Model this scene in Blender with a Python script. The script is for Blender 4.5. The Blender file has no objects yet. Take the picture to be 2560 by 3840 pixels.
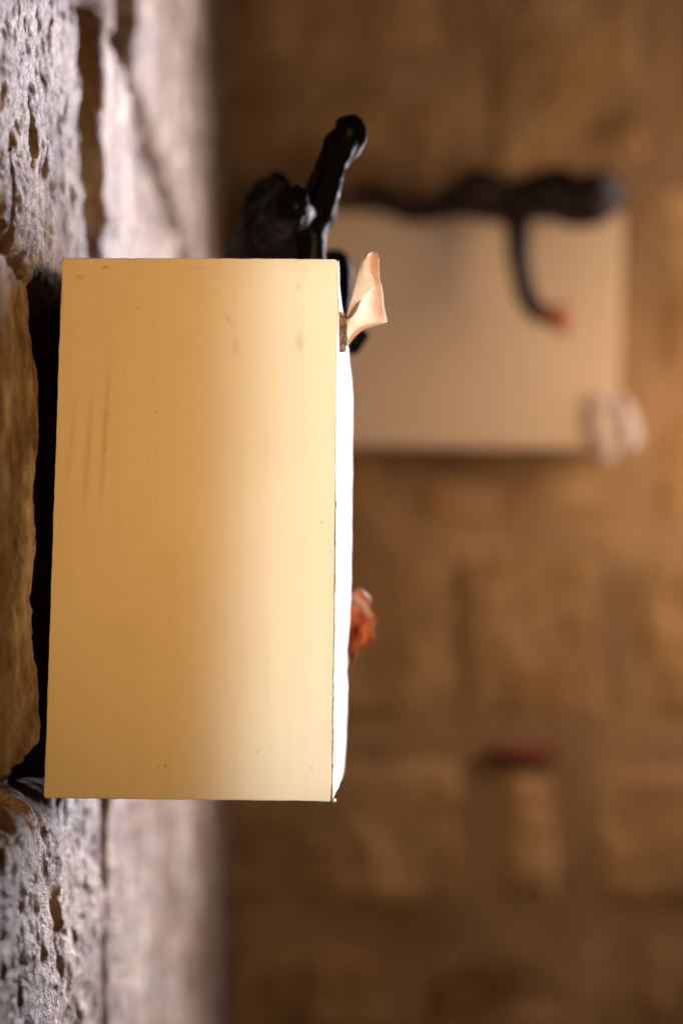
import bpy, bmesh, math, random
import numpy as np
from mathutils import Vector

random.seed(7)
scene = bpy.context.scene
C = scene.collection

# ------------------------------------------------------------------ camera
F = 9067.0                       # focal length in photo pixels (85 mm on a 24 mm wide frame)
YAW = math.radians(1.77)         # turned a little towards the left wall
H = 1.5                          # eye height
FWD = Vector((-math.sin(YAW), math.cos(YAW), 0))
RGT = Vector((math.cos(YAW), math.sin(YAW), 0))
def at(px, py, Y):
    """point of the place that stands at depth Y and is seen at photo pixel (px, py)"""
    d = FWD + RGT * ((px - 1280) / F) + Vector((0, 0, 1)) * ((1920 - py) / F)
    t = Y / d.y
    return Vector((d.x * t, Y, H + d.z * t))
cam_d = bpy.data.cameras.new('camera')
cam = bpy.data.objects.new('camera', cam_d); C.objects.link(cam)
cam.location = (0, 0, H)
cam.rotation_euler = (math.radians(90), 0, YAW)
cam_d.sensor_fit = 'VERTICAL'; cam_d.sensor_height = 36.0; cam_d.lens = 85.0
cam_d.clip_start = 0.05; cam_d.clip_end = 50
cam_d.dof.use_dof = True
cam_d.dof.focus_distance = 0.879
cam_d.dof.aperture_fstop = 4.4
scene.camera = cam

# ------------------------------------------------------------------ world and lamps
w = bpy.data.worlds.new('World'); scene.world = w; w.use_nodes = True
bg = w.node_tree.nodes['Background']
bg.inputs[0].default_value = (1.0, 0.46, 0.10, 1); bg.inputs[1].default_value = 0.036

def lamp(name, kind, loc, target, energy, color, **kw):
    d = bpy.data.lights.new(name, kind); d.energy = energy; d.color = color
    for k, v in kw.items(): setattr(d, k, v)
    o = bpy.data.objects.new(name, d); C.objects.link(o); o.location = loc
    o.rotation_euler = (Vector(target) - Vector(loc)).to_track_quat('-Z', 'Y').to_euler()
    return o

# cool daylight falling in from the right, a little from behind: rakes the left wall and whitens the box front
lamp('daylight_window', 'AREA', (0.36, 1.62, H + 0.10), (-0.14, 0.98, H - 0.01), 11.0, (0.93, 0.885, 1.0),
     shape='RECTANGLE', size=0.24, size_y=0.60, spread=math.radians(114))
# narrow strip of daylight from the front right on the outer half of the box side
BD = Vector((-math.sin(math.radians(45)), math.cos(math.radians(45)), 0)).normalized()
_edge = at(935, 1985, 0.876); _side = Vector((math.cos(math.radians(45)), math.sin(math.radians(45)), 0))
_c = _edge + _side * 0.034 - BD * 0.70
o = lamp('daylight_slit', 'AREA', _c, _c + BD, 0.062, (0.74, 0.85, 0.96), shape='RECTANGLE', size=0.068, size_y=0.212, spread=math.radians(3.4))
o.rotation_euler.rotate_axis('Z', math.radians(-1.2))
# added spot standing in for warm bounced light on the side of the box
lamp('warm_bounce_spot', 'SPOT', (0.46, 0.24, H + 0.12), (-0.030, 0.876, H + 0.035), 27.0, (1.0, 0.60, 0.24),
     spot_size=math.radians(31), spot_blend=1.0, shadow_soft_size=0.06)
# warm lamp on the right that lights the far wall
lamp('side_lamp', 'AREA', (0.40, 1.43, H + 0.10), (0.19, 1.80, H + 0.05), 0.64, (1.0, 0.64, 0.36),
     shape='DISK', size=0.24, spread=math.radians(115))
# pale daylight slipping along the far wall from the right
lamp('far_daylight', 'AREA', (0.46, 1.60, H + 0.12), (0.24, 1.80, H + 0.05), 0.52, (0.95, 0.86, 1.0),
     shape='RECTANGLE', size=0.12, size_y=0.30)

vs = scene.view_settings
vs.view_transform = 'Standard'; vs.look = 'None'; vs.gamma = 1.0; vs.exposure = 0.0; vs.use_curve_mapping = False
scene.render.engine = 'CYCLES'
scene.cycles.use_denoising = True
scene.cycles.max_bounces = 8

# ------------------------------------------------------------------ helpers
def tag(o, label, cat, group=None):
    o['label'] = label; o['category'] = cat
    if group: o['group'] = group
    return o

def empty(name, loc, label, cat):
    o = bpy.data.objects.new(name, None); C.objects.link(o); o.location = loc
    o.empty_display_size = 0.02
    return tag(o, label, cat)

def mesh_obj(name, verts, faces, mat, parent=None, smooth=True):
    me = bpy.data.meshes.new(name)
    if parent is not None:
        off = np.array(parent.location if parent.parent is None else parent.matrix_local.translation + parent.parent.location)
    else:
        off = np.zeros(3)
    v = np.asarray([tuple(p) for p in verts] if not isinstance(verts, np.ndarray) else verts, dtype=float) - off
    me.from_pydata(v.tolist(), [], [tuple(int(i) for i in f) for f in faces])
    me.update()
    if smooth: me.polygons.foreach_set('use_smooth', [True] * len(me.polygons))
    me.materials.append(mat)
    o = bpy.data.objects.new(name, me); C.objects.link(o)
    if parent is not None: o.parent = parent
    return o

_rng = np.random.RandomState(3)
_P = _rng.permutation(512); _P = np.concatenate([_P, _P, _P])
_G = _rng.rand(512) * 2 * math.pi
def noise2(x, y):
    xi = np.floor(x).astype(int); yi = np.floor(y).astype(int)
    xf = x - xi; yf = y - yi
    u = xf * xf * xf * (xf * (xf * 6 - 15) + 10); v = yf * yf * yf * (yf * (yf * 6 - 15) + 10)
    def g(i, j, fx, fy):
        a = _G[_P[(_P[i % 512] + j) % 512]]
        return np.cos(a) * fx + np.sin(a) * fy
    a = g(xi, yi, xf, yf); b = g(xi + 1, yi, xf - 1, yf)
    c = g(xi, yi + 1, xf, yf - 1); d = g(xi + 1, yi + 1, xf - 1, yf - 1)
    return (a + (b - a) * u) + ((c + (d - c) * u) - (a + (b - a) * u)) * v
def fbm(x, y, n=4, seed=0.0):
    s = 0; a = 1.0
    for k in range(n):
        s = s + a * noise2(x * 2 ** k + seed * 17.3 + k * 5.1, y * 2 ** k - seed * 9.7); a *= 0.5
    return s
def sstep(a, b, x):
    t = np.clip((x - a) / (b - a), 0, 1); return t * t * (3 - 2 * t)

def grid_faces(n, m):
    i, j = np.meshgrid(np.arange(n - 1), np.arange(m - 1), indexing='ij')
    a = i * m + j
    return np.stack([a, a + 1, a + m + 1, a + m], -1).reshape(-1, 4)

def catmull(pts, k):
    pts = [np.array(p, float) for p in pts]
    P = [2 * pts[0] - pts[1]] + pts + [2 * pts[-1] - pts[-2]]
    out = []
    for i in range(1, len(P) - 2):
        for q in range(k):
            t = q / k
            out.append(0.5 * (2 * P[i] + (P[i + 1] - P[i - 1]) * t + (2 * P[i - 1] - 5 * P[i] + 4 * P[i + 1] - P[i + 2]) * t * t
                              + (3 * P[i] - P[i - 1] - 3 * P[i + 1] + P[i + 2]) * t ** 3))
    out.append(pts[-1]); return np.array(out)

def tube(pts, seg=20, k=10, lump=0.10, seed=1.0, freq=60.0, blunt=0.35):
    """rough-barked limb along pts = (x, y, z, radius)"""
    c = catmull(pts, k); n = len(c)
    verts = []; up = np.array([0.3, 0.5, 0.8]); up /= np.linalg.norm(up)
    arc = np.concatenate([[0], np.cumsum(np.linalg.norm(np.diff(c[:, :3], axis=0), axis=1))])
    prev = None
    for i in range(n):
        t = c[min(i + 1, n - 1), :3] - c[max(i - 1, 0), :3]; t /= np.linalg.norm(t)
        a = up - t * up.dot(t) if prev is None else prev - t * prev.dot(t)
        a /= np.linalg.norm(a); prev = a; b = np.cross(t, a)
        th = np.linspace(0, 2 * math.pi, seg, endpoint=False)
        r = max(c[i, 3], 1e-5)
        nz = fbm(np.cos(th) * 1.1 + arc[i] * freq, np.sin(th) * 1.1 + seed * 3 + arc[i] * freq * 0.4, 3, seed)
        nz2 = fbm(th * 2.2 * 0 + np.cos(th) * 4 + seed, np.sin(th) * 4 + arc[i] * freq * 3, 2, seed + 2)
        rr = r * (1 + lump * 2.2 * nz + lump * 0.8 * nz2)
        verts.append(c[i, :3] + np.outer(np.cos(th) * rr, a) + np.outer(np.sin(th) * rr, b))
    V = np.concatenate(verts); faces = []
    for i in range(n - 1):
        for j in range(seg):
            k2 = (j + 1) % seg
            faces.append((i * seg + j, i * seg + k2, (i + 1) * seg + k2, (i + 1) * seg + j))
    # blunt rounded ends
    extra = []
    for e, (i, s) in enumerate(((0, -1), (n - 1, 1))):
        t = c[min(i + 1, n - 1), :3] - c[max(i - 1, 0), :3]; t /= np.linalg.norm(t)
        ring = V[i * seg:(i + 1) * seg]; cen = ring.mean(0)
        base = n * seg + e * (seg + 1)
        inner = cen + (ring - cen) * 0.75 + t * s * c[i, 3] * blunt * 0.7
        extra.append(inner); extra.append((cen + t * s * c[i, 3] * blunt)[None])
        for j in range(seg):
            k2 = (j + 1) % seg
            q = (i * seg + j, base + j, base + k2, i * seg + k2); f = (base + j, base + seg, base + k2)
            faces.append(q if s > 0 else q[::-1]); faces.append(f if s > 0 else f[::-1])
    return np.concatenate([V] + extra), faces

def ptube(pxpts, **kw):
    """limb from (px, py, Y, radius in photo pixels)"""
    L = []
    for px, py, Y, r in pxpts:
        p = at(px, py, Y); L.append((p.x, p.y, p.z, r * Y / F))
    return tube(L, **kw)

# ------------------------------------------------------------------ materials
def mat(name):
    m = bpy.data.materials.new(name); m.use_nodes = True
    nt = m.node_tree; b = nt.nodes['Principled BSDF']
    return m, nt, b
def N(nt, kind, **kw):
    n = nt.nodes.new(kind)
    for k, v in kw.items():
        if k in n.inputs.keys() if isinstance(k, str) else False: n.inputs[k].default_value = v
        else: setattr(n, k, v)
    return n
def ramp(nt, fac, stops):
    r = nt.nodes.new('ShaderNodeValToRGB')
    e = r.color_ramp.elements
    while len(e) < len(stops): e.new(0.5)
    for el, (p, c) in zip(e, stops): el.position = p; el.color = (*c, 1)
    nt.links.new(fac, r.inputs[0]); return r.outputs[0]
def noise_tex(nt, scale, detail=4, rough=0.6, vec=None, dist=0.0):
    n = nt.nodes.new('ShaderNodeTexNoise'); n.inputs['Scale'].default_value = scale
    n.inputs['Detail'].default_value = detail; n.inputs['Roughness'].default_value = rough
    n.inputs['Distortion'].default_value = dist
    if vec is None: vec = geo_pos(nt)
    nt.links.new(vec, n.inputs['Vector']); return n.outputs[0]
def geo_pos(nt):
    return nt.nodes.new('ShaderNodeNewGeometry').outputs['Position']
def mixc(nt, fac, a, b, mode='MIX'):
    m = nt.nodes.new('ShaderNodeMix'); m.data_type = 'RGBA'; m.blend_type = mode
    for sock, v in ((0, fac), (6, a), (7, b)):
        if hasattr(v, 'is_linked') or hasattr(v, 'links'): nt.links.new(v, m.inputs[sock])
        elif isinstance(v, (int, float)): m.inputs[sock].default_value = v
        else: m.inputs[sock].default_value = (*v, 1)
    return m.outputs[2]
def math_n(nt, op, a, b=None, c=None):
    m = nt.nodes.new('ShaderNodeMath'); m.operation = op
    for i, v in enumerate((a, b, c)):
        if v is None: continue
        if hasattr(v, 'links'): nt.links.new(v, m.inputs[i])
        else: m.inputs[i].default_value = v
    return m.outputs[0]
def bump(nt, b, h, strength, dist):
    n = nt.nodes.new('ShaderNodeBump'); n.inputs['Strength'].default_value = strength
    n.inputs['Distance'].default_value = dist
    nt.links.new(h, n.inputs['Height']); nt.links.new(n.outputs[0], b.inputs['Normal'])

def stone_material(name, stops, scale, bump_d, fine, rough=0.85, spec=0.25, patch=False):
    m, nt, b = mat(name)
    info = nt.nodes.new('ShaderNodeObjectInfo')
    c = ramp(nt, noise_tex(nt, scale, 6, 0.65), stops)
    pale = ramp(nt, noise_tex(nt, scale * 0.35, 3, 0.5, dist=0.6), [(0.40, (0.72, 0.66, 0.62)), (0.62, (1.15, 1.08, 1.0))])
    c = mixc(nt, 1.0, c, pale, 'MULTIPLY')
    if patch:      # brown weathering in tall patches
        mp = nt.nodes.new('ShaderNodeMapping'); mp.inputs['Scale'].default_value = (1, 1, .38); nt.links.new(geo_pos(nt), mp.inputs[0])
        pm = ramp(nt, noise_tex(nt, 34, 5, 0.62, vec=mp.outputs[0]), [(0.42, (0, 0, 0)), (0.57, (1, 1, 1))])
        c = mixc(nt, pm, c, mixc(nt, 1.0, c, (0.50, 0.36, 0.23), 'MULTIPLY'))
    v = math_n(nt, 'MULTIPLY_ADD', info.outputs['Random'], 0.35, 0.82)
    hs = nt.nodes.new('ShaderNodeHueSaturation'); nt.links.new(v, hs.inputs['Value']); nt.links.new(c, hs.inputs['Color'])
    nt.links.new(hs.outputs[0], b.inputs['Base Color'])
    b.inputs['Roughness'].default_value = rough
    b.inputs['Specular IOR Level'].default_value = spec
    h = math_n(nt, 'ADD', noise_tex(nt, fine, 6, 0.75), math_n(nt, 'MULTIPLY', noise_tex(nt, fine * 0.25, 3, 0.6), 1.5))
    bump(nt, b, h, 1.0, bump_d)
    return m
M_wall = stone_material('left_wall_stone', [(0.30, (0.17, 0.095, 0.05)), (0.44, (0.36, 0.26, 0.18)), (0.56, (0.52, 0.45, 0.38)), (0.72, (0.66, 0.60, 0.55))], 90, 0.0036, 620, rough=0.5, spec=0.42, patch=True)
M_far = stone_material('ochre_stone', [(0.30, (0.32, 0.195, 0.08)), (0.5, (0.45, 0.30, 0.14)), (0.70, (0.56, 0.41, 0.22))], 22, 0.0015, 200)
M_mortar = stone_material('lime_mortar', [(0.3, (0.22, 0.16, 0.11)), (0.7, (0.38, 0.29, 0.22))], 30, 0.0012, 500)
M_mortar_far = stone_material('ochre_mortar', [(0.3, (0.33, 0.215, 0.10)), (0.7, (0.48, 0.34, 0.185))], 14, 0.0012, 300)

# cream painted side of the box, with scuffs where the photograph shows them
def cream_material():
    m, nt, b = mat('cream_paint')
    pos = geo_pos(nt)
    sep = nt.nodes.new('ShaderNodeSeparateXYZ'); nt.links.new(pos, sep.inputs[0])
    base = ramp(nt, noise_tex(nt, 9, 3, 0.5), [(0.3, (0.74, 0.60, 0.38)), (0.7, (0.80, 0.67, 0.45))])
    mp = nt.nodes.new('ShaderNodeMapping'); mp.inputs['Scale'].default_value = (1, 1, .05); nt.links.new(pos, mp.inputs[0])
    streak = ramp(nt, noise_tex(nt, 160, 4, 0.6, vec=mp.outputs[0]), [(0.3, (0.96, 0.955, 0.94)), (0.7, (1.0, 1.0, 1.0))])
    col = mixc(nt, 1.0, base, streak, 'MULTIPLY')
    # (px, py, half width, half height, lean, strength)
    marks = [(395, 1620, 9, 190, -.06, .30), (330, 1700, 11, 170, -.08, .22), (270, 1640, 9, 150, -.10, .14),
             (1122, 1285, 14, 26, 0, .30), (885, 1300, 12, 26, .0, .13), (1118, 1075, 6, 10, 0, .28), (855, 1195, 7, 20, .6, .22),
             (395, 1002, 11, 5, 0, .5), (300, 1038, 16, 8, 0, .22), (490, 969, 30, 4, 0, .55), (330, 967, 60, 4, 0, .4),
             (620, 2872, 5, 4, 0, .6), (595, 2878, 2.5, 5, 0, .45), (965, 2820, 4, 4, 0, .45), (1015, 2800, 3, 3, 0, .35),
             (585, 1547, 3, 3, 0, .5), (1205, 1958, 5, 5, 0, .35), (1170, 2880, 4, 4, 0, .3), (740, 1003, 90, 3, 0, .10),
             (370, 2765, 3, 3, 0, .4), (280, 2994, 90, 2.5, 0, .6), (470, 2997, 90, 2.5, 0, .45), (680, 2999, 110, 2, 0, .3), (900, 3001, 110, 2.5, 0, .35), (1120, 3005, 90, 2.5, 0, .4),
             (232, 1090, 3, 60, 0, .5), (214, 1560, 3, 130, -.033, .25), (176, 2700, 3, 150, -.033, .35), (640, 2110, 40, 60, 0, .05), (470, 2380, 70, 45, 0, .05), (1010, 1680, 30, 60, 0, .04), (520, 1155, 4, 4, 0, .3)]
    wob = noise_tex(nt, 260, 3, 0.6)
    for px, py, hw, hh, lean, st in marks:
        p = at(px, py, 0.876); k = 0.876 / F
        dz = math_n(nt, 'SUBTRACT', sep.outputs[2], p.z)
        dx = math_n(nt, 'SUBTRACT', sep.outputs[0], p.x)
        dx = math_n(nt, 'MULTIPLY_ADD', dz, lean, dx)
        a = math_n(nt, 'POWER', math_n(nt, 'ABSOLUTE', math_n(nt, 'DIVIDE', dx, hw * k * 1.5)), 2.0)
        c = math_n(nt, 'POWER', math_n(nt, 'ABSOLUTE', math_n(nt, 'DIVIDE', dz, hh * k * 1.5)), 2.0)
        g = math_n(nt, 'EXPONENT', math_n(nt, 'MULTIPLY', math_n(nt, 'ADD', a, c), -1.6))
        g = math_n(nt, 'MULTIPLY', math_n(nt, 'MULTIPLY', g, st), math_n(nt, 'MULTIPLY_ADD', wob, 1.6, 0.2))
        col = mixc(nt, g, col, (0.22, 0.12, 0.05))
    nt.links.new(col, b.inputs['Base Color'])
    b.inputs['Roughness'].default_value = 0.55
    b.inputs['Specular IOR Level'].default_value = 0.3
    h = math_n(nt, 'ADD', noise_tex(nt, 1500, 3, 0.6), math_n(nt, 'MULTIPLY', noise_tex(nt, 250, 3, 0.6), 0.6))
    bump(nt, b, h, 0.28, 0.0006)
    return m
M_cream = cream_material()

def simple(name, stops, scale, rough, bscale=None, bdist=0.0005, bstr=0.6, trans=0.0, spec=0.5):
    m, nt, b = mat(name)
    nt.links.new(ramp(nt, noise_tex(nt, scale, 4, 0.6), stops), b.inputs['Base Color'])
    b.inputs['Roughness'].default_value = rough; b.inputs['Specular IOR Level'].default_value = spec
    if bscale: bump(nt, b, noise_tex(nt, bscale, 5, 0.65), bstr, bdist)
    if trans:
        t = nt.nodes.new('ShaderNodeBsdfTranslucent')
        nt.links.new(b.inputs['Base Color'].links[0].from_socket, t.inputs['Color'])
        mx = nt.nodes.new('ShaderNodeMixShader'); mx.inputs[0].default_value = trans
        out = nt.nodes['Material Output']
        nt.links.new(b.outputs[0], mx.inputs[1]); nt.links.new(t.outputs[0], mx.inputs[2]); nt.links.new(mx.outputs[0], out.inputs[0])
    return m
M_white = simple('white_gesso', [(0.3, (0.60, 0.58, 0.55)), (0.7, (0.70, 0.68, 0.65))], 60, 0.6, 400, 0.0004, 0.4)
M_blocker = simple('dark_gap_blocker', [(0.3, (0.02, 0.012, 0.008)), (0.7, (0.05, 0.03, 0.018))], 60, 0.7, 200, 0.001)
M_seam = simple('torn_canvas_edge', [(0.36, (0.42, 0.25, 0.18)), (0.48, (0.74, 0.62, 0.57)), (0.6, (0.82, 0.78, 0.76))], 330, 0.8, 900, 0.0004)
M_black = simple('charred_wood', [(0.35, (0.0012, 0.001, 0.0012)), (0.7, (0.003, 0.0024, 0.0022))], 80, 0.28, 220, 0.0009, 0.4, spec=0.06)
nt = M_black.node_tree; pb = nt.nodes['Principled BSDF']; pb.inputs['Specular IOR Level'].default_value = 0
gl = nt.nodes.new('ShaderNodeBsdfGlossy'); gl.inputs['Roughness'].default_value = 0.42
nt.links.new(pb.inputs['Normal'].links[0].from_socket, gl.inputs['Normal'])
df = nt.nodes.new('ShaderNodeBsdfDiffuse'); nt.links.new(pb.inputs['Base Color'].links[0].from_socket, df.inputs['Color'])
mx = nt.nodes.new('ShaderNodeMixShader'); lwt = nt.nodes.new('ShaderNodeLayerWeight'); lwt.inputs[0].default_value = 0.5
nt.links.new(math_n(nt, 'MULTIPLY_ADD', math_n(nt, 'POWER', lwt.outputs['Facing'], 3.0), 0.055, 0.007), mx.inputs[0])
nt.links.new(df.outputs[0], mx.inputs[1]); nt.links.new(gl.outputs[0], mx.inputs[2]); nt.links.new(mx.outputs[0], nt.nodes['Material Output'].inputs[0])
M_brown = simple('dark_brown_wood', [(0.35, (0.012, 0.006, 0.007)), (0.7, (0.032, 0.015, 0.014))], 60, 0.4, 200, 0.0015, 0.8, spec=0.3)
M_peel = simple('dry_peel', [(0.3, (0.72, 0.48, 0.33)), (0.5, (0.80, 0.65, 0.51)), (0.7, (0.86, 0.77, 0.69))], 85, 0.45, 300, 0.0005, 0.6, trans=0.45)
M_creampeel = simple('cream_dry_peel', [(0.3, (0.70, 0.56, 0.38)), (0.7, (0.80, 0.70, 0.54))], 120, 0.5, 350, 0.0004, 0.6, trans=0.3)
M_palepeel = simple('pale_dry_peel', [(0.3, (0.78, 0.66, 0.58)), (0.7, (0.83, 0.74, 0.67))], 50, 0.45, 200, 0.0005, 0.5, trans=0.12)
M_rust = simple('rust_brown_rim', [(0.3, (0.11, 0.035, 0.014)), (0.7, (0.27, 0.10, 0.045))], 150, 0.6, 500, 0.0004)
M_bark = simple('dry_husk', [(0.40, (0.025, 0.012, 0.007)), (0.52, (0.15, 0.08, 0.04)), (0.68, (0.32, 0.21, 0.12))], 260, 0.7, 700, 0.0008, 1.0)
M_orange = simple('orange_dry_leaf', [(0.3, (0.32, 0.085, 0.03)), (0.5, (0.50, 0.19, 0.08)), (0.7, (0.60, 0.33, 0.19))], 90, 0.6, 200, 0.0006, 0.6, trans=0.5, spec=0.2)
M_rimhighlight = simple('pink_rim_highlight', [(0.3, (0.52, 0.25, 0.17)), (0.7, (0.66, 0.40, 0.30))], 80, 0.4, 200, 0.0005, 0.5, trans=0.25)
M_redbrick = simple('dark_red_brick', [(0.3, (0.16, 0.03, 0.02)), (0.7, (0.28, 0.07, 0.045))], 90, 0.8, 300, 0.001)
M_canvas = simple('cream_canvas', [(0.3, (0.71, 0.57, 0.40)), (0.7, (0.76, 0.62, 0.45))], 12, 0.6, 500, 0.0004, 0.4)

# ------------------------------------------------------------------ left stone wall
WALL_X = -0.141
def stone_left(parent, q, face, ny, nz, seed, edge=0.010, rough=1.0, depth=0.03):
    """q = four (Y, Z) corners: near-bottom, far-bottom, far-top, near-top; Z from eye level"""
    s, t = np.meshgrid(np.linspace(0, 1, ny), np.linspace(0, 1, nz), indexing='ij')
    q = np.array(q, float)
    YZ = ((1 - s) * (1 - t))[..., None] * q[0] + (s * (1 - t))[..., None] * q[1] + (s * t)[..., None] * q[2] + ((1 - s) * t)[..., None] * q[3]
    Y = YZ[..., 0].copy(); Z = YZ[..., 1].copy()
    LY = 0.5 * (abs(q[1, 0] - q[0, 0]) + abs(q[2, 0] - q[3, 0])); LZ = 0.5 * (abs(q[3, 1] - q[0, 1]) + abs(q[2, 1] - q[1, 1]))
    wy = 0.006 * fbm(Z * 18, Y * 0 + seed, 3, seed); wz = 0.006 * fbm(Y * 18, Z * 0 + seed + 5, 3, seed + 1)
    Y += wy * np.abs(2 * s - 1); Z += wz * np.abs(2 * t - 1)
    d = np.minimum(np.minimum(s, 1 - s) * LY, np.minimum(t, 1 - t) * LZ)
    ed = edge * (1 + 0.9 * fbm(Y * 30, Z * 30, 3, seed + 3))
    prof = 1 - (1 - np.clip(d / np.maximum(ed, 0.003), 0, 1)) ** 2.2
    big = 0.0040 * fbm(Y * 11, Z * 11, 3, seed)
    med = 0.0034 * fbm(Y * 34, Z * 15, 3, seed + 7)
    fin = 0.0022 * fbm(Y * 150, Z * 55, 4, seed + 11) + 0.0007 * fbm(Y * 330, Z * 260, 2, seed + 13)
    pit = -0.0026 * sstep(0.30, 0.6, fbm(Y * 50, Z * 22, 3, seed + 21)) - 0.0014 * sstep(0.2, 0.5, fbm(Y * 150, Z * 90, 2, seed + 31))
    X = face - 0.008 * Z + rough * (big + med + fin + pit) - (1 - prof) * depth
    V = np.stack([X, Y, Z + H], -1).reshape(-1, 3)
    return mesh_obj('stone', V, grid_faces(ny, nz)[:, ::-1], M_wall, parent)

lw = empty('stone_wall', (WALL_X, 1.2, H - 0.45), 'rough weathered stone wall on the left with pitted blocks lit by cool daylight', 'wall')
# mortar bed
yy, zz = np.meshgrid(np.linspace(0.55, 1.86, 260), np.linspace(-0.46, 0.46, 260), indexing='ij')
xx = WALL_X - 0.017 - 0.008 * zz + 0.004 * fbm(yy * 14, zz * 14, 3, 40) + 0.0022 * fbm(yy * 80, zz * 80, 3, 41)
mesh_obj('mortar', np.stack([xx, yy, zz + H], -1).reshape(-1, 3), grid_faces(260, 260)[:, ::-1], M_mortar, lw)
S = stone_left
S(lw, [(.66, .128), (1.062, .038), (.968, .46), (.66, .46)], WALL_X + .001, 330, 420, 1, edge=.016)             # above the box, near
S(lw, [(.66, -.090), (.868, -.092), (.868, .080), (.66, .114)], WALL_X + .004, 200, 260, 3, edge=.006, rough=.5)  # beside the gap
S(lw, [(.925, -.092), (1.050, -.092), (1.052, .026), (.925, .060)], WALL_X - .012, 90, 90, 4)                   # behind the box
S(lw, [(.66, -.44), (1.050, -.44), (1.058, -.100), (.66, -.096)], WALL_X + .004, 330, 360, 5, edge=.018)        # below the box, near
S(lw, [(1.080, .020), (1.83, .020), (1.83, .055), (1.074, .230)], WALL_X + .0025, 300, 180, 6, edge=.005)        # far, just above the box
S(lw, [(1.212, .216), (1.83, .072), (1.83, .46), (1.195, .46)], WALL_X + .004, 280, 220, 7, edge=.006)          # far, top
S(lw, [(1.062, .245), (1.188, .228), (1.178, .46), (.985, .46)], WALL_X - .004, 90, 160, 8, rough=.45)          # smooth filler at the top
S(lw, [(1.078, -.46), (1.83, -.46), (1.83, -.105), (1.074, -.105)], WALL_X + .0025, 320, 280, 9, edge=.005)      # far, bottom
S(lw, [(1.078, -.095), (1.83, -.095), (1.83, .010), (1.082, .010)], WALL_X + .002, 160, 70, 10)                 # far, middle

# ------------------------------------------------------------------ far stone wall
BY = 1.80
fw = empty('stone_wall', (0.1, BY, H - 0.5), 'shadowy ochre block wall closing the background behind the far canvas', 'wall')
xx, zz = np.meshgrid(np.linspace(-0.30, 0.75, 150), np.linspace(-0.55, 0.55, 150), indexing='ij')
yy = BY + 0.003 * fbm(xx * 14, zz * 14, 3, 50)
mesh_obj('mortar', np.stack([xx, yy, zz + H], -1).reshape(-1, 3), grid_faces(150, 150), M_mortar_far, fw)
rects = [(640, -420, 1690, 250), (640, 310, 1690, 800), (1780, -420, 2440, 640), (2500, -420, 3400, 560), (2450, 640, 3400, 1420),
         (700, 860, 1480, 1290), (700, 1340, 1480, 1960), (1540, 700, 1960, 1680), (2010, 700, 2380, 1680),
         (1540, 1750, 1930, 1985), (1990, 1750, 2330, 1985), (2430, 1480, 3400, 2000),
         (700, 2030, 1620, 2740), (1690, 2050, 2300, 2740), (2370, 2060, 3400, 2740),
         (700, 2820, 1770, 3430), (1850, 2890, 2115, 3410), (2190, 2840, 3000, 3430),
         (640, 3520, 1490, 4300), (1560, 3520, 2300, 4300), (2360, 3500, 3400, 4300)]
for i, (x0, y0, x1, y1) in enumerate(rects):
    n = 60
    a, b_ = at(x0, y1, BY), at(x1, y0, BY)
    s, t = np.meshgrid(np.linspace(0, 1, n), np.linspace(0, 1, n), indexing='ij')
    X = a.x + (b_.x - a.x) * s; Z = a.z + (b_.z - a.z) * t
    X = X + 0.013 * fbm(Z * 13, s * 0 + i, 3, i) * np.abs(2 * s - 1); Z = Z + 0.013 * fbm(X * 13, s * 0 + i, 3, i + .5) * np.abs(2 * t - 1)
    d = np.minimum(np.minimum(s, 1 - s) * (b_.x - a.x), np.minimum(t, 1 - t) * (b_.z - a.z))
    prof = 1 - (1 - np.clip(d / 0.020, 0, 1)) ** 2
    Y = BY + 0.008 - prof * (0.0105 + 0.002 * random.random()) - 0.004 * fbm(X * 12, Z * 12, 3, i) - 0.0025 * fbm(X * 60, Z * 60, 3, i + 9)
    mesh_obj('stone', np.stack([X, Y, Z], -1).reshape(-1, 3), grid_faces(n, n), M_far, fw)

# dark red brick sliver set in the joint of the far wall
def lumpy_box(p0, p1, n, amp, seed):
    bm = bmesh.new(); bmesh.ops.create_cube(bm, size=1.0)
    bmesh.ops.bevel(bm, geom=bm.edges[:], offset=0.16, segments=2, affect='EDGES')
    bmesh.ops.subdivide_edges(bm, edges=bm.edges[:], cuts=1, use_grid_fill=True)
    c = (Vector(p0) + Vector(p1)) / 2; d = Vector(p1) - Vector(p0)
    V = []
    for v in bm.verts:
        p = Vector((v.co.x * d.x, v.co.y * d.y, v.co.z * d.z)) + c
        a = float(fbm(np.array([p.x * n]), np.array([p.z * n + p.y * n * 0.7]), 3, seed)[0]) * amp
        V.append(tuple(p + Vector(v.co).normalized() * a))
    bm.verts.index_update(); F_ = [[v.index for v in f.verts] for f in bm.faces]; bm.free()
    return V, F_
a, b_ = at(1825, 2862, BY - .012), at(2085, 2806, BY - .012)
V, Fc = lumpy_box((a.x, BY - .014, a.z), (b_.x, BY + .02, b_.z), 60, 0.002, 3)
tag(mesh_obj('brick_sliver', V, Fc, M_redbrick), 'thin dark red brick sliver wedged in a joint low on the far wall', 'brick')

# ------------------------------------------------------------------ near box
BX = 0.876; BL = 0.100
box = empty('picture_box', at(700, 3000, BX), 'deep cream painted picture box hung on the left wall, its side sharp in front', 'picture box')
corner = [(238, 967), (1266, 971), (1241, 3008), (165, 2992)]
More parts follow.
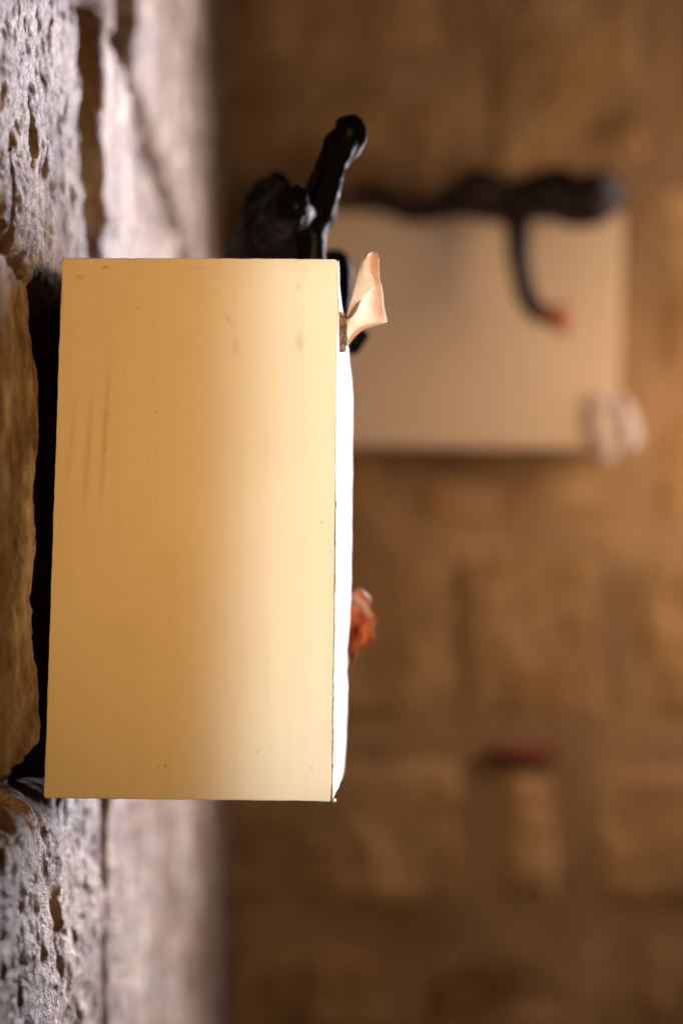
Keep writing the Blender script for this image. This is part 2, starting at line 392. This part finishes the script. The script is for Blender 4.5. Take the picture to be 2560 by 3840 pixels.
# outline with softly rounded, slightly ragged edges, clockwise from the top left
out = []
def seg(p, q, n, amp, seed):
    for k in range(n):
        u = k / n; x = p[0] + (q[0] - p[0]) * u; y = p[1] + (q[1] - p[1]) * u
        dx, dy = q[0] - p[0], q[1] - p[1]; L = math.hypot(dx, dy)
        e = float(fbm(np.array([u * L / 55]), np.array([seed]), 4, seed)[0]) * amp
        out.append((x + dy / L * e, y - dx / L * e))
seg((246, 966), (1250, 971), 130, 2.6, 1.3)
seg((1250, 971), (1262, 975), 4, 0, 1); seg((1262, 975), (1268, 988), 4, 0, 1)
seg((1268, 988), (1255, 1900), 110, 1.6, 2.3); seg((1255, 1900), (1241, 2998), 120, 1.8, 2.9)
seg((1241, 2998), (1238, 3006), 3, 0, 1)
seg((1238, 3006), (170, 2994), 130, 1.8, 3.7); seg((170, 2994), (164, 2988), 3, 0, 1)
seg((164, 2988), (230, 1040), 190, 1.8, 4.1)
out += [(231, 1020), (232, 1006), (227, 994), (229, 982), (236, 974), (241, 968)]
cen = np.array([700.0, 1985.0]); o2 = np.array(out)
nxt = np.roll(o2, -1, 0) - np.roll(o2, 1, 0); nrm = np.stack([-nxt[:, 1], nxt[:, 0]], 1); nrm /= np.linalg.norm(nrm, axis=1)[:, None]   # inward
sil = np.array([(1060, 1262), (1110, 1266), (1165, 1275), (1230, 1290), (1310, 1301), (1400, 1310), (1470, 1316), (1490, 1317), (1600, 1316), (1900, 1314), (2200, 1311), (2330, 1307),
                (2440, 1296), (2520, 1294), (2565, 1299), (2700, 1295), (2850, 1288), (2893, 1284)], float)
rings = [(3.2, 0.0), (1.8, 0.00008), (.6, 0.0003), (0, 0.0008), (0, BL * .5), (0, BL)]
V = []; Fc = []; n = len(out)
for ins, dy in rings:
    for (x, y), nn in zip(o2, nrm):
        p = at(cen[0] + (x - cen[0]) * (1 - ins / 530), cen[1] + (y - cen[1]) * (1 - ins / 1015), BX); px_ = p.x
        if x > 1232 and dy > .0005:        # front edge follows the warped front
            yf = 1066 + (y - 974) / (3002 - 974) * (2893 - 1066)
            px_ += (at(np.interp(yf, sil[:, 0], sil[:, 1]), yf, BX + BL).x - .0008 - p.x) * dy / BL
        V.append((px_, BX + dy, p.z))
for r in range(len(rings) - 1):
    for j in range(n):
        k = (j + 1) % n; Fc.append((r * n + j, (r + 1) * n + j, (r + 1) * n + k, r * n + k))
Fc.append(tuple(range((len(rings) - 1) * n, len(rings) * n))[::-1])
near = np.array(V[:n]); cc = near.mean(0); prev = list(range(n))
for f in (.995, .7, .4, .12):
    base = len(V); V += [tuple(p) for p in cc + (near - cc) * f]; cur = list(range(base, base + n))
    for j in range(n):
        k = (j + 1) % n; Fc.append((prev[j], prev[k], cur[k], cur[j]))
    prev = cur
V.append(tuple(cc)); Fc += [(prev[j], prev[(j + 1) % n], len(V) - 1) for j in range(n)]
body = mesh_obj('side_board', V, Fc, M_cream, box)
for f in body.data.polygons: f.use_smooth = abs(f.normal.y) < .98
bm = bmesh.new(); bm.from_mesh(body.data); bmesh.ops.recalc_face_normals(bm, faces=bm.faces[:]); bm.to_mesh(body.data); bm.free()

# white front, bulging gesso, seen edge-on
ns, nt_ = 40, 260
V = []
for i in range(ns):
    s = i / (ns - 1)
    for j in range(nt_):
        t = j / (nt_ - 1)
        yn = 974 + t * (3002 - 974); xn = np.interp(yn, [974, 1900, 3002], [1267, 1256, 1242])
        yf = 1066 + t * (2893 - 1066); xf = np.interp(yf, sil[:, 0], sil[:, 1])
        a = at(xn, yn, BX + .0006); b_ = at(xf, yf, BX + BL)
        X = a.x + (b_.x - a.x) * s + 0.0004 * math.sin(math.pi * s) + 0.0004 * float(noise2(np.array([s * 6.0]), np.array([t * 22.0]))[0])
        V.append((X + .0002, a.y + (b_.y - a.y) * s, a.z + (b_.z - a.z) * s))
nv = len(V)
fr = grid_faces(ns, nt_)
mesh_obj('front_panel', V, fr[:, ::-1], M_white, box)
# added dark block behind the box, keeping light out of the gap
a, b_ = at(165, 2992, BX), at(236, 980, BX)
V = []
for Y in (.936, .972):
    V += [(-.166, Y, a.z + .0006), (a.x + .0015, Y, a.z + .0006), (b_.x + .0015, Y, b_.z - .012), (-.166, Y, b_.z - .012)]
mesh_obj('gap_light_blocker', V, [(0, 1, 2, 3), (7, 6, 5, 4), (0, 4, 5, 1), (1, 5, 6, 2), (2, 6, 7, 3), (3, 7, 4, 0)], M_blocker, box, smooth=False)
# torn edge between side and front
pts = []
for y in range(1880, 3001, 14):
    x = np.interp(y, [974, 1900, 3002], [1268, 1257, 1243]) + 3.0 + 2.2 * float(fbm(np.array([y / 90.0]), np.array([2.2]), 3, 5)[0])
    r = 3.4 + 2.4 * float(fbm(np.array([y / 60.0]), np.array([7.2]), 3, 6)[0])
    pts.append((x, y, BX + .0005, max(r, 1.2)))
V, Fc = ptube(pts, seg=7, k=2, lump=.25, freq=600)
mesh_obj('torn_edge', V, Fc, M_seam, box)
V, Fc = ptube([(1246, 2998, BX, 5), (1250, 3001, BX, 8), (1255, 3002, BX + .001, 6)], seg=10, k=4, lump=.2, freq=500)
mesh_obj('paint_bead', V, Fc, M_white, box)

# ------------------------------------------------------------------ black branch on the near box
br = empty('branch', at(1080, 965, 1.0), 'thick black charred branch with an upright stub lying on top of the near box', 'branch')
V, Fc = ptube([(1101, 772, .934, 26), (1100, 775, .937, 58), (1097, 778, .944, 82), (1085, 800, .965, 100), (1060, 850, .99, 120), (1035, 900, 1.02, 130), (1010, 930, 1.06, 140), (985, 960, 1.10, 135)], seg=28, k=8, lump=.15, seed=2, blunt=.3, freq=45)
mesh_obj('trunk', V, Fc, M_black, br)
V, Fc = ptube([(1150, 1060, .962, 72), (1165, 960, .965, 62), (1165, 860, .965, 62), (1184, 770, .962, 66), (1216, 690, .955, 60), (1248, 610, .95, 58), (1286, 540, .948, 68), (1308, 495, .946, 62), (1296, 448, .946, 44)], seg=24, k=8, lump=.17, seed=4, blunt=.3, freq=50)
mesh_obj('upright_stub', V, Fc, M_black, br)
V, Fc = ptube([(1180, 880, .985, 40), (1205, 815, .983, 48), (1215, 765, .985, 44), (1205, 735, .99, 25)], seg=18, k=6, lump=.10, seed=6)
mesh_obj('knot', V, Fc, M_black, br)
V, Fc = ptube([(1010, 900, 1.06, 90), (985, 800, 1.06, 80), (1020, 710, 1.05, 62), (1050, 690, 1.04, 45)], seg=20, k=6, lump=.12, seed=7)
mesh_obj('side_limb', V, Fc, M_black, br)
V, Fc = ptube([(1060, 960, 1.09, 70), (1180, 985, 1.085, 48), (1262, 975, 1.06, 38), (1284, 1010, 1.05, 36), (1284, 1070, 1.045, 34), (1286, 1140, 1.04, 28), (1290, 1230, 1.04, 24), (1302, 1300, 1.04, 24), (1330, 1300, 1.035, 25), (1362, 1252, 1.03, 24)], seg=18, k=8, lump=.10, seed=9)
mesh_obj('hanging_twig', V, Fc, M_black, br)

# ------------------------------------------------------------------ curled dry peel fixed to the top of the near box front
rows = np.array([  # py, free edge px, fold px, outer edge px
    (946, 1398, 1386, 1412), (953, 1384, 1376, 1418), (975, 1367, 1357, 1420), (1000, 1374, 1350, 1419), (1035, 1396, 1341, 1423), (1062, 1411, 1335, 1428),
    (1072, 1414, 1332, 1430), (1086, 1392, 1328, 1432), (1098, 1374, 1325, 1433), (1130, 1350, 1316, 1438), (1165, 1334, 1306, 1443), (1190, 1318, 1301, 1448),
    (1206, 1309, 1300, 1450), (1214, 1306, 1299, 1430), (1226, 1304, 1299, 1385), (1240, 1302, 1298, 1357), (1262, 1301, 1297, 1331), (1300, 1298, 1296, 1300)], float)
peel = empty('dry_peel', at(1297, 1300, .89), 'curled papery pale orange peel standing out from the front of the near box', 'peel')
ys = np.linspace(946, 1300, 110); V = []; NU = 34
PYc = .893
for y in ys:
    fe, fo, oe = [np.interp(y, rows[:, 0], rows[:, k]) for k in (1, 2, 3)]
    wob = 1.3 * math.sin(y / 17) + .8 * math.sin(y / 7.3)
    roll = 9 * np.interp(y, [946, 960, 1080, 1180, 1300], [.35, 1, 1, .7, .15])          # fold radius in px
    for u in np.linspace(0, 1, NU):
        if u < .4:
            k = u / .4; x = fe + (fo + roll * .4 - fe) * k
            Y = PYc - .0016 * np.interp(y, [946, 975, 1180, 1300], [.6, 1.2, .9, .1]) - .0006 * math.sin(k * math.pi)
            if k < .35: Y -= .0007 * (1 - k / .35) * np.interp(y, [960, 1000, 1075, 1120], [0, 1, 1.2, 0])
        elif u < .55:
            k = (u - .4) / .15; th = math.pi * k
            x = fo + roll * .4 * (1 - math.sin(th)); z0 = np.interp(y, [946, 975, 1180, 1300], [.6, 1.2, .9, .1]) * .0016
            Y = PYc - z0 * math.cos(th)
        else:
            k = (u - .55) / .45; x = fo + roll * .4 + (oe - fo - roll * .4) * k
            Y = PYc + .0016 * np.interp(y, [946, 975, 1180, 1300], [.6, 1.2, .9, .1]) + .0030 * math.sin(k * math.pi * .9) * np.interp(y, [946, 1000, 1200, 1300], [.3, 1, 1, .1]) - .002 * k * k
        p = at(x + wob * (1 if u > .8 else .3), y, Y); V.append(tuple(p))
blade = mesh_obj('blade', V, grid_faces(110, NU), M_peel, peel)
blade.data.materials.append(M_creampeel)
for i, f in enumerate(blade.data.polygons): f.material_index = 1 if (i % (NU - 1)) < NU * .46 else 0
sol = blade.modifiers.new('thickness', 'SOLIDIFY'); sol.thickness = .00022; sol.offset = 0
V, Fc = ptube([(1296, 1196, .8905, 3), (1306, 1190, .8898, 6), (1320, 1176, .8895, 8), (1334, 1158, .8895, 6.5), (1345, 1138, .8898, 3), (1352, 1128, .890, 1.5)], seg=10, k=6, lump=.2, freq=300)
mesh_obj('brown_rim', V, Fc, M_rust, peel)

husk = empty('dry_husk', at(1275, 1320, .886), 'small cracked brown husk holding the pale peel to the near box', 'husk')
for k, (pp, mm, sd) in enumerate([
    ([(1282, 1315, .888, 15), (1283, 1280, .887, 18), (1280, 1240, .886, 16), (1274, 1215, .885, 12)], M_bark, 3),
    ([(1296, 1298, .889, 5), (1294, 1250, .888, 7), (1290, 1210, .888, 8), (1282, 1190, .887, 7)], M_bark, 5),
    ([(1262, 1195, .884, 6), (1272, 1205, .884, 8), (1285, 1216, .886, 7), (1295, 1205, .888, 6)], M_rust, 6),
    ([(1260, 1172, .884, 9), (1270, 1178, .885, 11), (1282, 1185, .886, 9), (1292, 1178, .888, 4)], M_rust, 8),
    ([(1262, 1235, .884, 8), (1270, 1260, .884, 11), (1270, 1295, .885, 11), (1268, 1318, .886, 7)], M_bark, 9)]):
    V, Fc = ptube(pp, seg=12, k=6, lump=.22, seed=sd, freq=400)
    mesh_obj('husk_scale', V, Fc, mm, husk)

# ------------------------------------------------------------------ orange leaf low on the near box
leaf = empty('dry_leaf', at(1300, 2480, .985), 'curled orange red dry leaf poking out beyond the white front of the near box', 'leaf')
rows = [  # py, left px, right px, Y left, Y mid, Y right
    (2212, 1322, 1352, 1.000, .994, .990), (2240, 1316, 1372, 1.002, .992, .986), (2285, 1306, 1398, 1.004, .992, .984), (2315, 1302, 1410, 1.004, .994, .985),
    (2345, 1298, 1402, 1.003, .997, .988), (2390, 1294, 1402, 1.000, 1.000, .990), (2420, 1292, 1385, .998, .999, .992), (2450, 1292, 1350, .995, .996, .993), (2485, 1292, 1318, .990, .992, .990), (2505, 1292, 1300, .987, .988, .987)]
R = np.array(rows, float); V = []
for y in np.linspace(2212, 2505, 90):
    l, r, a, m_, c = [np.interp(y, R[:, 0], R[:, k]) for k in range(1, 6)]
    r += 16 * abs(math.sin(y / 26)) - 9 + 5 * float(noise2(np.array([y / 13.0]), np.array([.4]))[0])
    for u in np.linspace(0, 1, 28):
        Y = (a * (1 - u) ** 2 + 2 * m_ * u * (1 - u) + c * u * u) + .0028 * math.sin(u * 8 + y / 24) + .0012 * math.sin(u * 19 - y / 15)
        V.append(tuple(at(l + (r - l) * u, y + 10 * u * math.sin(u * 5), Y)))
o = mesh_obj('blade', V, grid_faces(90, 28), M_orange, leaf)
o.modifiers.new('thickness', 'SOLIDIFY').thickness = .0003
rim = []  # pale curled strip, the leaf's highlight put into its colour
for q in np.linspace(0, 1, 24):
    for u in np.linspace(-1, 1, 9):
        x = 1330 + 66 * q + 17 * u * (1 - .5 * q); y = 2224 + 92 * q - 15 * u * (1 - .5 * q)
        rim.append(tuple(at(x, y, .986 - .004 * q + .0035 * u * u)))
o = mesh_obj('highlight_rim', rim, grid_faces(24, 9), M_rimhighlight, leaf); o.modifiers.new('thickness', 'SOLIDIFY').thickness = .0003
V, Fc = ptube([(1290, 2500, .975, 8), (1296, 2460, .986, 10), (1303, 2400, .994, 10), (1312, 2350, .998, 7)], seg=12, k=6, lump=.15, freq=200)
mesh_obj('stem', V, Fc, M_rust, leaf)

# ------------------------------------------------------------------ far canvas with its branch, leaf and peel
FY = 1.70
far = empty('picture_box', at(1700, 1690, FY), 'blurred tan picture box hung on the far wall under a dark branch', 'picture box')
bm = bmesh.new()
c4 = [(1085, 1668), (2312, 1686), (2338, 800), (1085, 790)]
fv = [bm.verts.new(at(x, y, FY)) for x, y in c4]; bv = [bm.verts.new((v.co.x, BY - .008, v.co.z)) for v in fv]
bm.faces.new(fv); bm.faces.new(bv[::-1])
for k in range(4): bm.faces.new((fv[k], bv[k], bv[(k + 1) % 4], fv[(k + 1) % 4]))
bmesh.ops.recalc_face_normals(bm, faces=bm.faces[:])
bmesh.ops.bevel(bm, geom=bm.edges[:], offset=.0018, segments=3, affect='EDGES')
bm.verts.index_update()
mesh_obj('canvas', [tuple(v.co) for v in bm.verts], [[v.index for v in f.verts] for f in bm.faces], M_canvas, far, smooth=False); bm.free()

fb = empty('branch', at(1800, 800, FY - .01), 'gnarled dark branch lying across the top of the blurred far box', 'branch')
V, Fc = ptube([(1295, 748, 1.69, 22), (1370, 722, 1.69, 36), (1450, 748, 1.69, 44), (1530, 788, 1.69, 46), (1620, 778, 1.685, 52), (1700, 752, 1.685, 62), (1790, 728, 1.68, 92), (1880, 758, 1.68, 76),
               (1980, 752, 1.68, 82), (2080, 732, 1.675, 100), (2160, 762, 1.67, 92), (2235, 742, 1.665, 104), (2295, 705, 1.66, 76)], seg=24, k=8, lump=.10, seed=12, freq=22)
mesh_obj('trunk', V, Fc, M_brown, fb)
V, Fc = ptube([(1938, 800, 1.665, 50), (1940, 870, 1.66, 46), (1946, 960, 1.655, 43), (1962, 1060, 1.65, 42), (1985, 1130, 1.645, 42), (2025, 1180, 1.64, 36), (2050, 1192, 1.64, 22)], seg=16, k=8, lump=.10, seed=14, freq=25)
mesh_obj('hanging_twig', V, Fc, M_brown, fb)
V, Fc = ptube([(1770, 700, 1.675, 40), (1790, 668, 1.67, 34), (1800, 650, 1.67, 18)], seg=14, k=6, lump=.1, seed=15, freq=25)
mesh_obj('knot', V, Fc, M_brown, fb)
bud = empty('dry_leaf', at(2040, 1190, 1.638), 'small rolled red leaf at the tip of the hanging far twig', 'leaf')
V, Fc = ptube([(2030, 1188, 1.638, 22), (2070, 1184, 1.634, 44), (2105, 1196, 1.63, 50), (2135, 1190, 1.63, 30)], seg=16, k=6, lump=.22, seed=17, freq=60)
mesh_obj('blade', V, Fc, M_orange, bud)

cr = empty('dry_peel', at(2280, 1700, 1.69), 'pale crumpled peel at the lower right corner of the far box', 'peel')
def crumple(name, outline, Y0, curl, seed):
    """closed lens of two edges: rows (py, left px, right px), bowed towards the room"""
    R = np.array(outline, float); V = []
    for y in np.linspace(R[0, 0], R[-1, 0], 40):
        l, r = np.interp(y, R[:, 0], R[:, 1]), np.interp(y, R[:, 0], R[:, 2])
        for u in np.linspace(0, 1, 20):
            Y = Y0 - curl * math.sin(math.pi * u) + .003 * float(fbm(np.array([u * 3.0]), np.array([y / 50.0]), 2, seed)[0])
            V.append(tuple(at(l + (r - l) * u, y, Y)))
    o = mesh_obj(name, V, grid_faces(40, 20), M_palepeel, cr); o.modifiers.new('thickness', 'SOLIDIFY').thickness = .0006
crumple('fold', [(1478, 2225, 2290), (1520, 2195, 2310), (1590, 2200, 2318), (1660, 2222, 2322), (1725, 2250, 2300)], 1.697, .005, 1)
crumple('fold', [(1490, 2305, 2345), (1540, 2310, 2372), (1610, 2322, 2395), (1665, 2340, 2392), (1690, 2360, 2378)], 1.694, .006, 2)
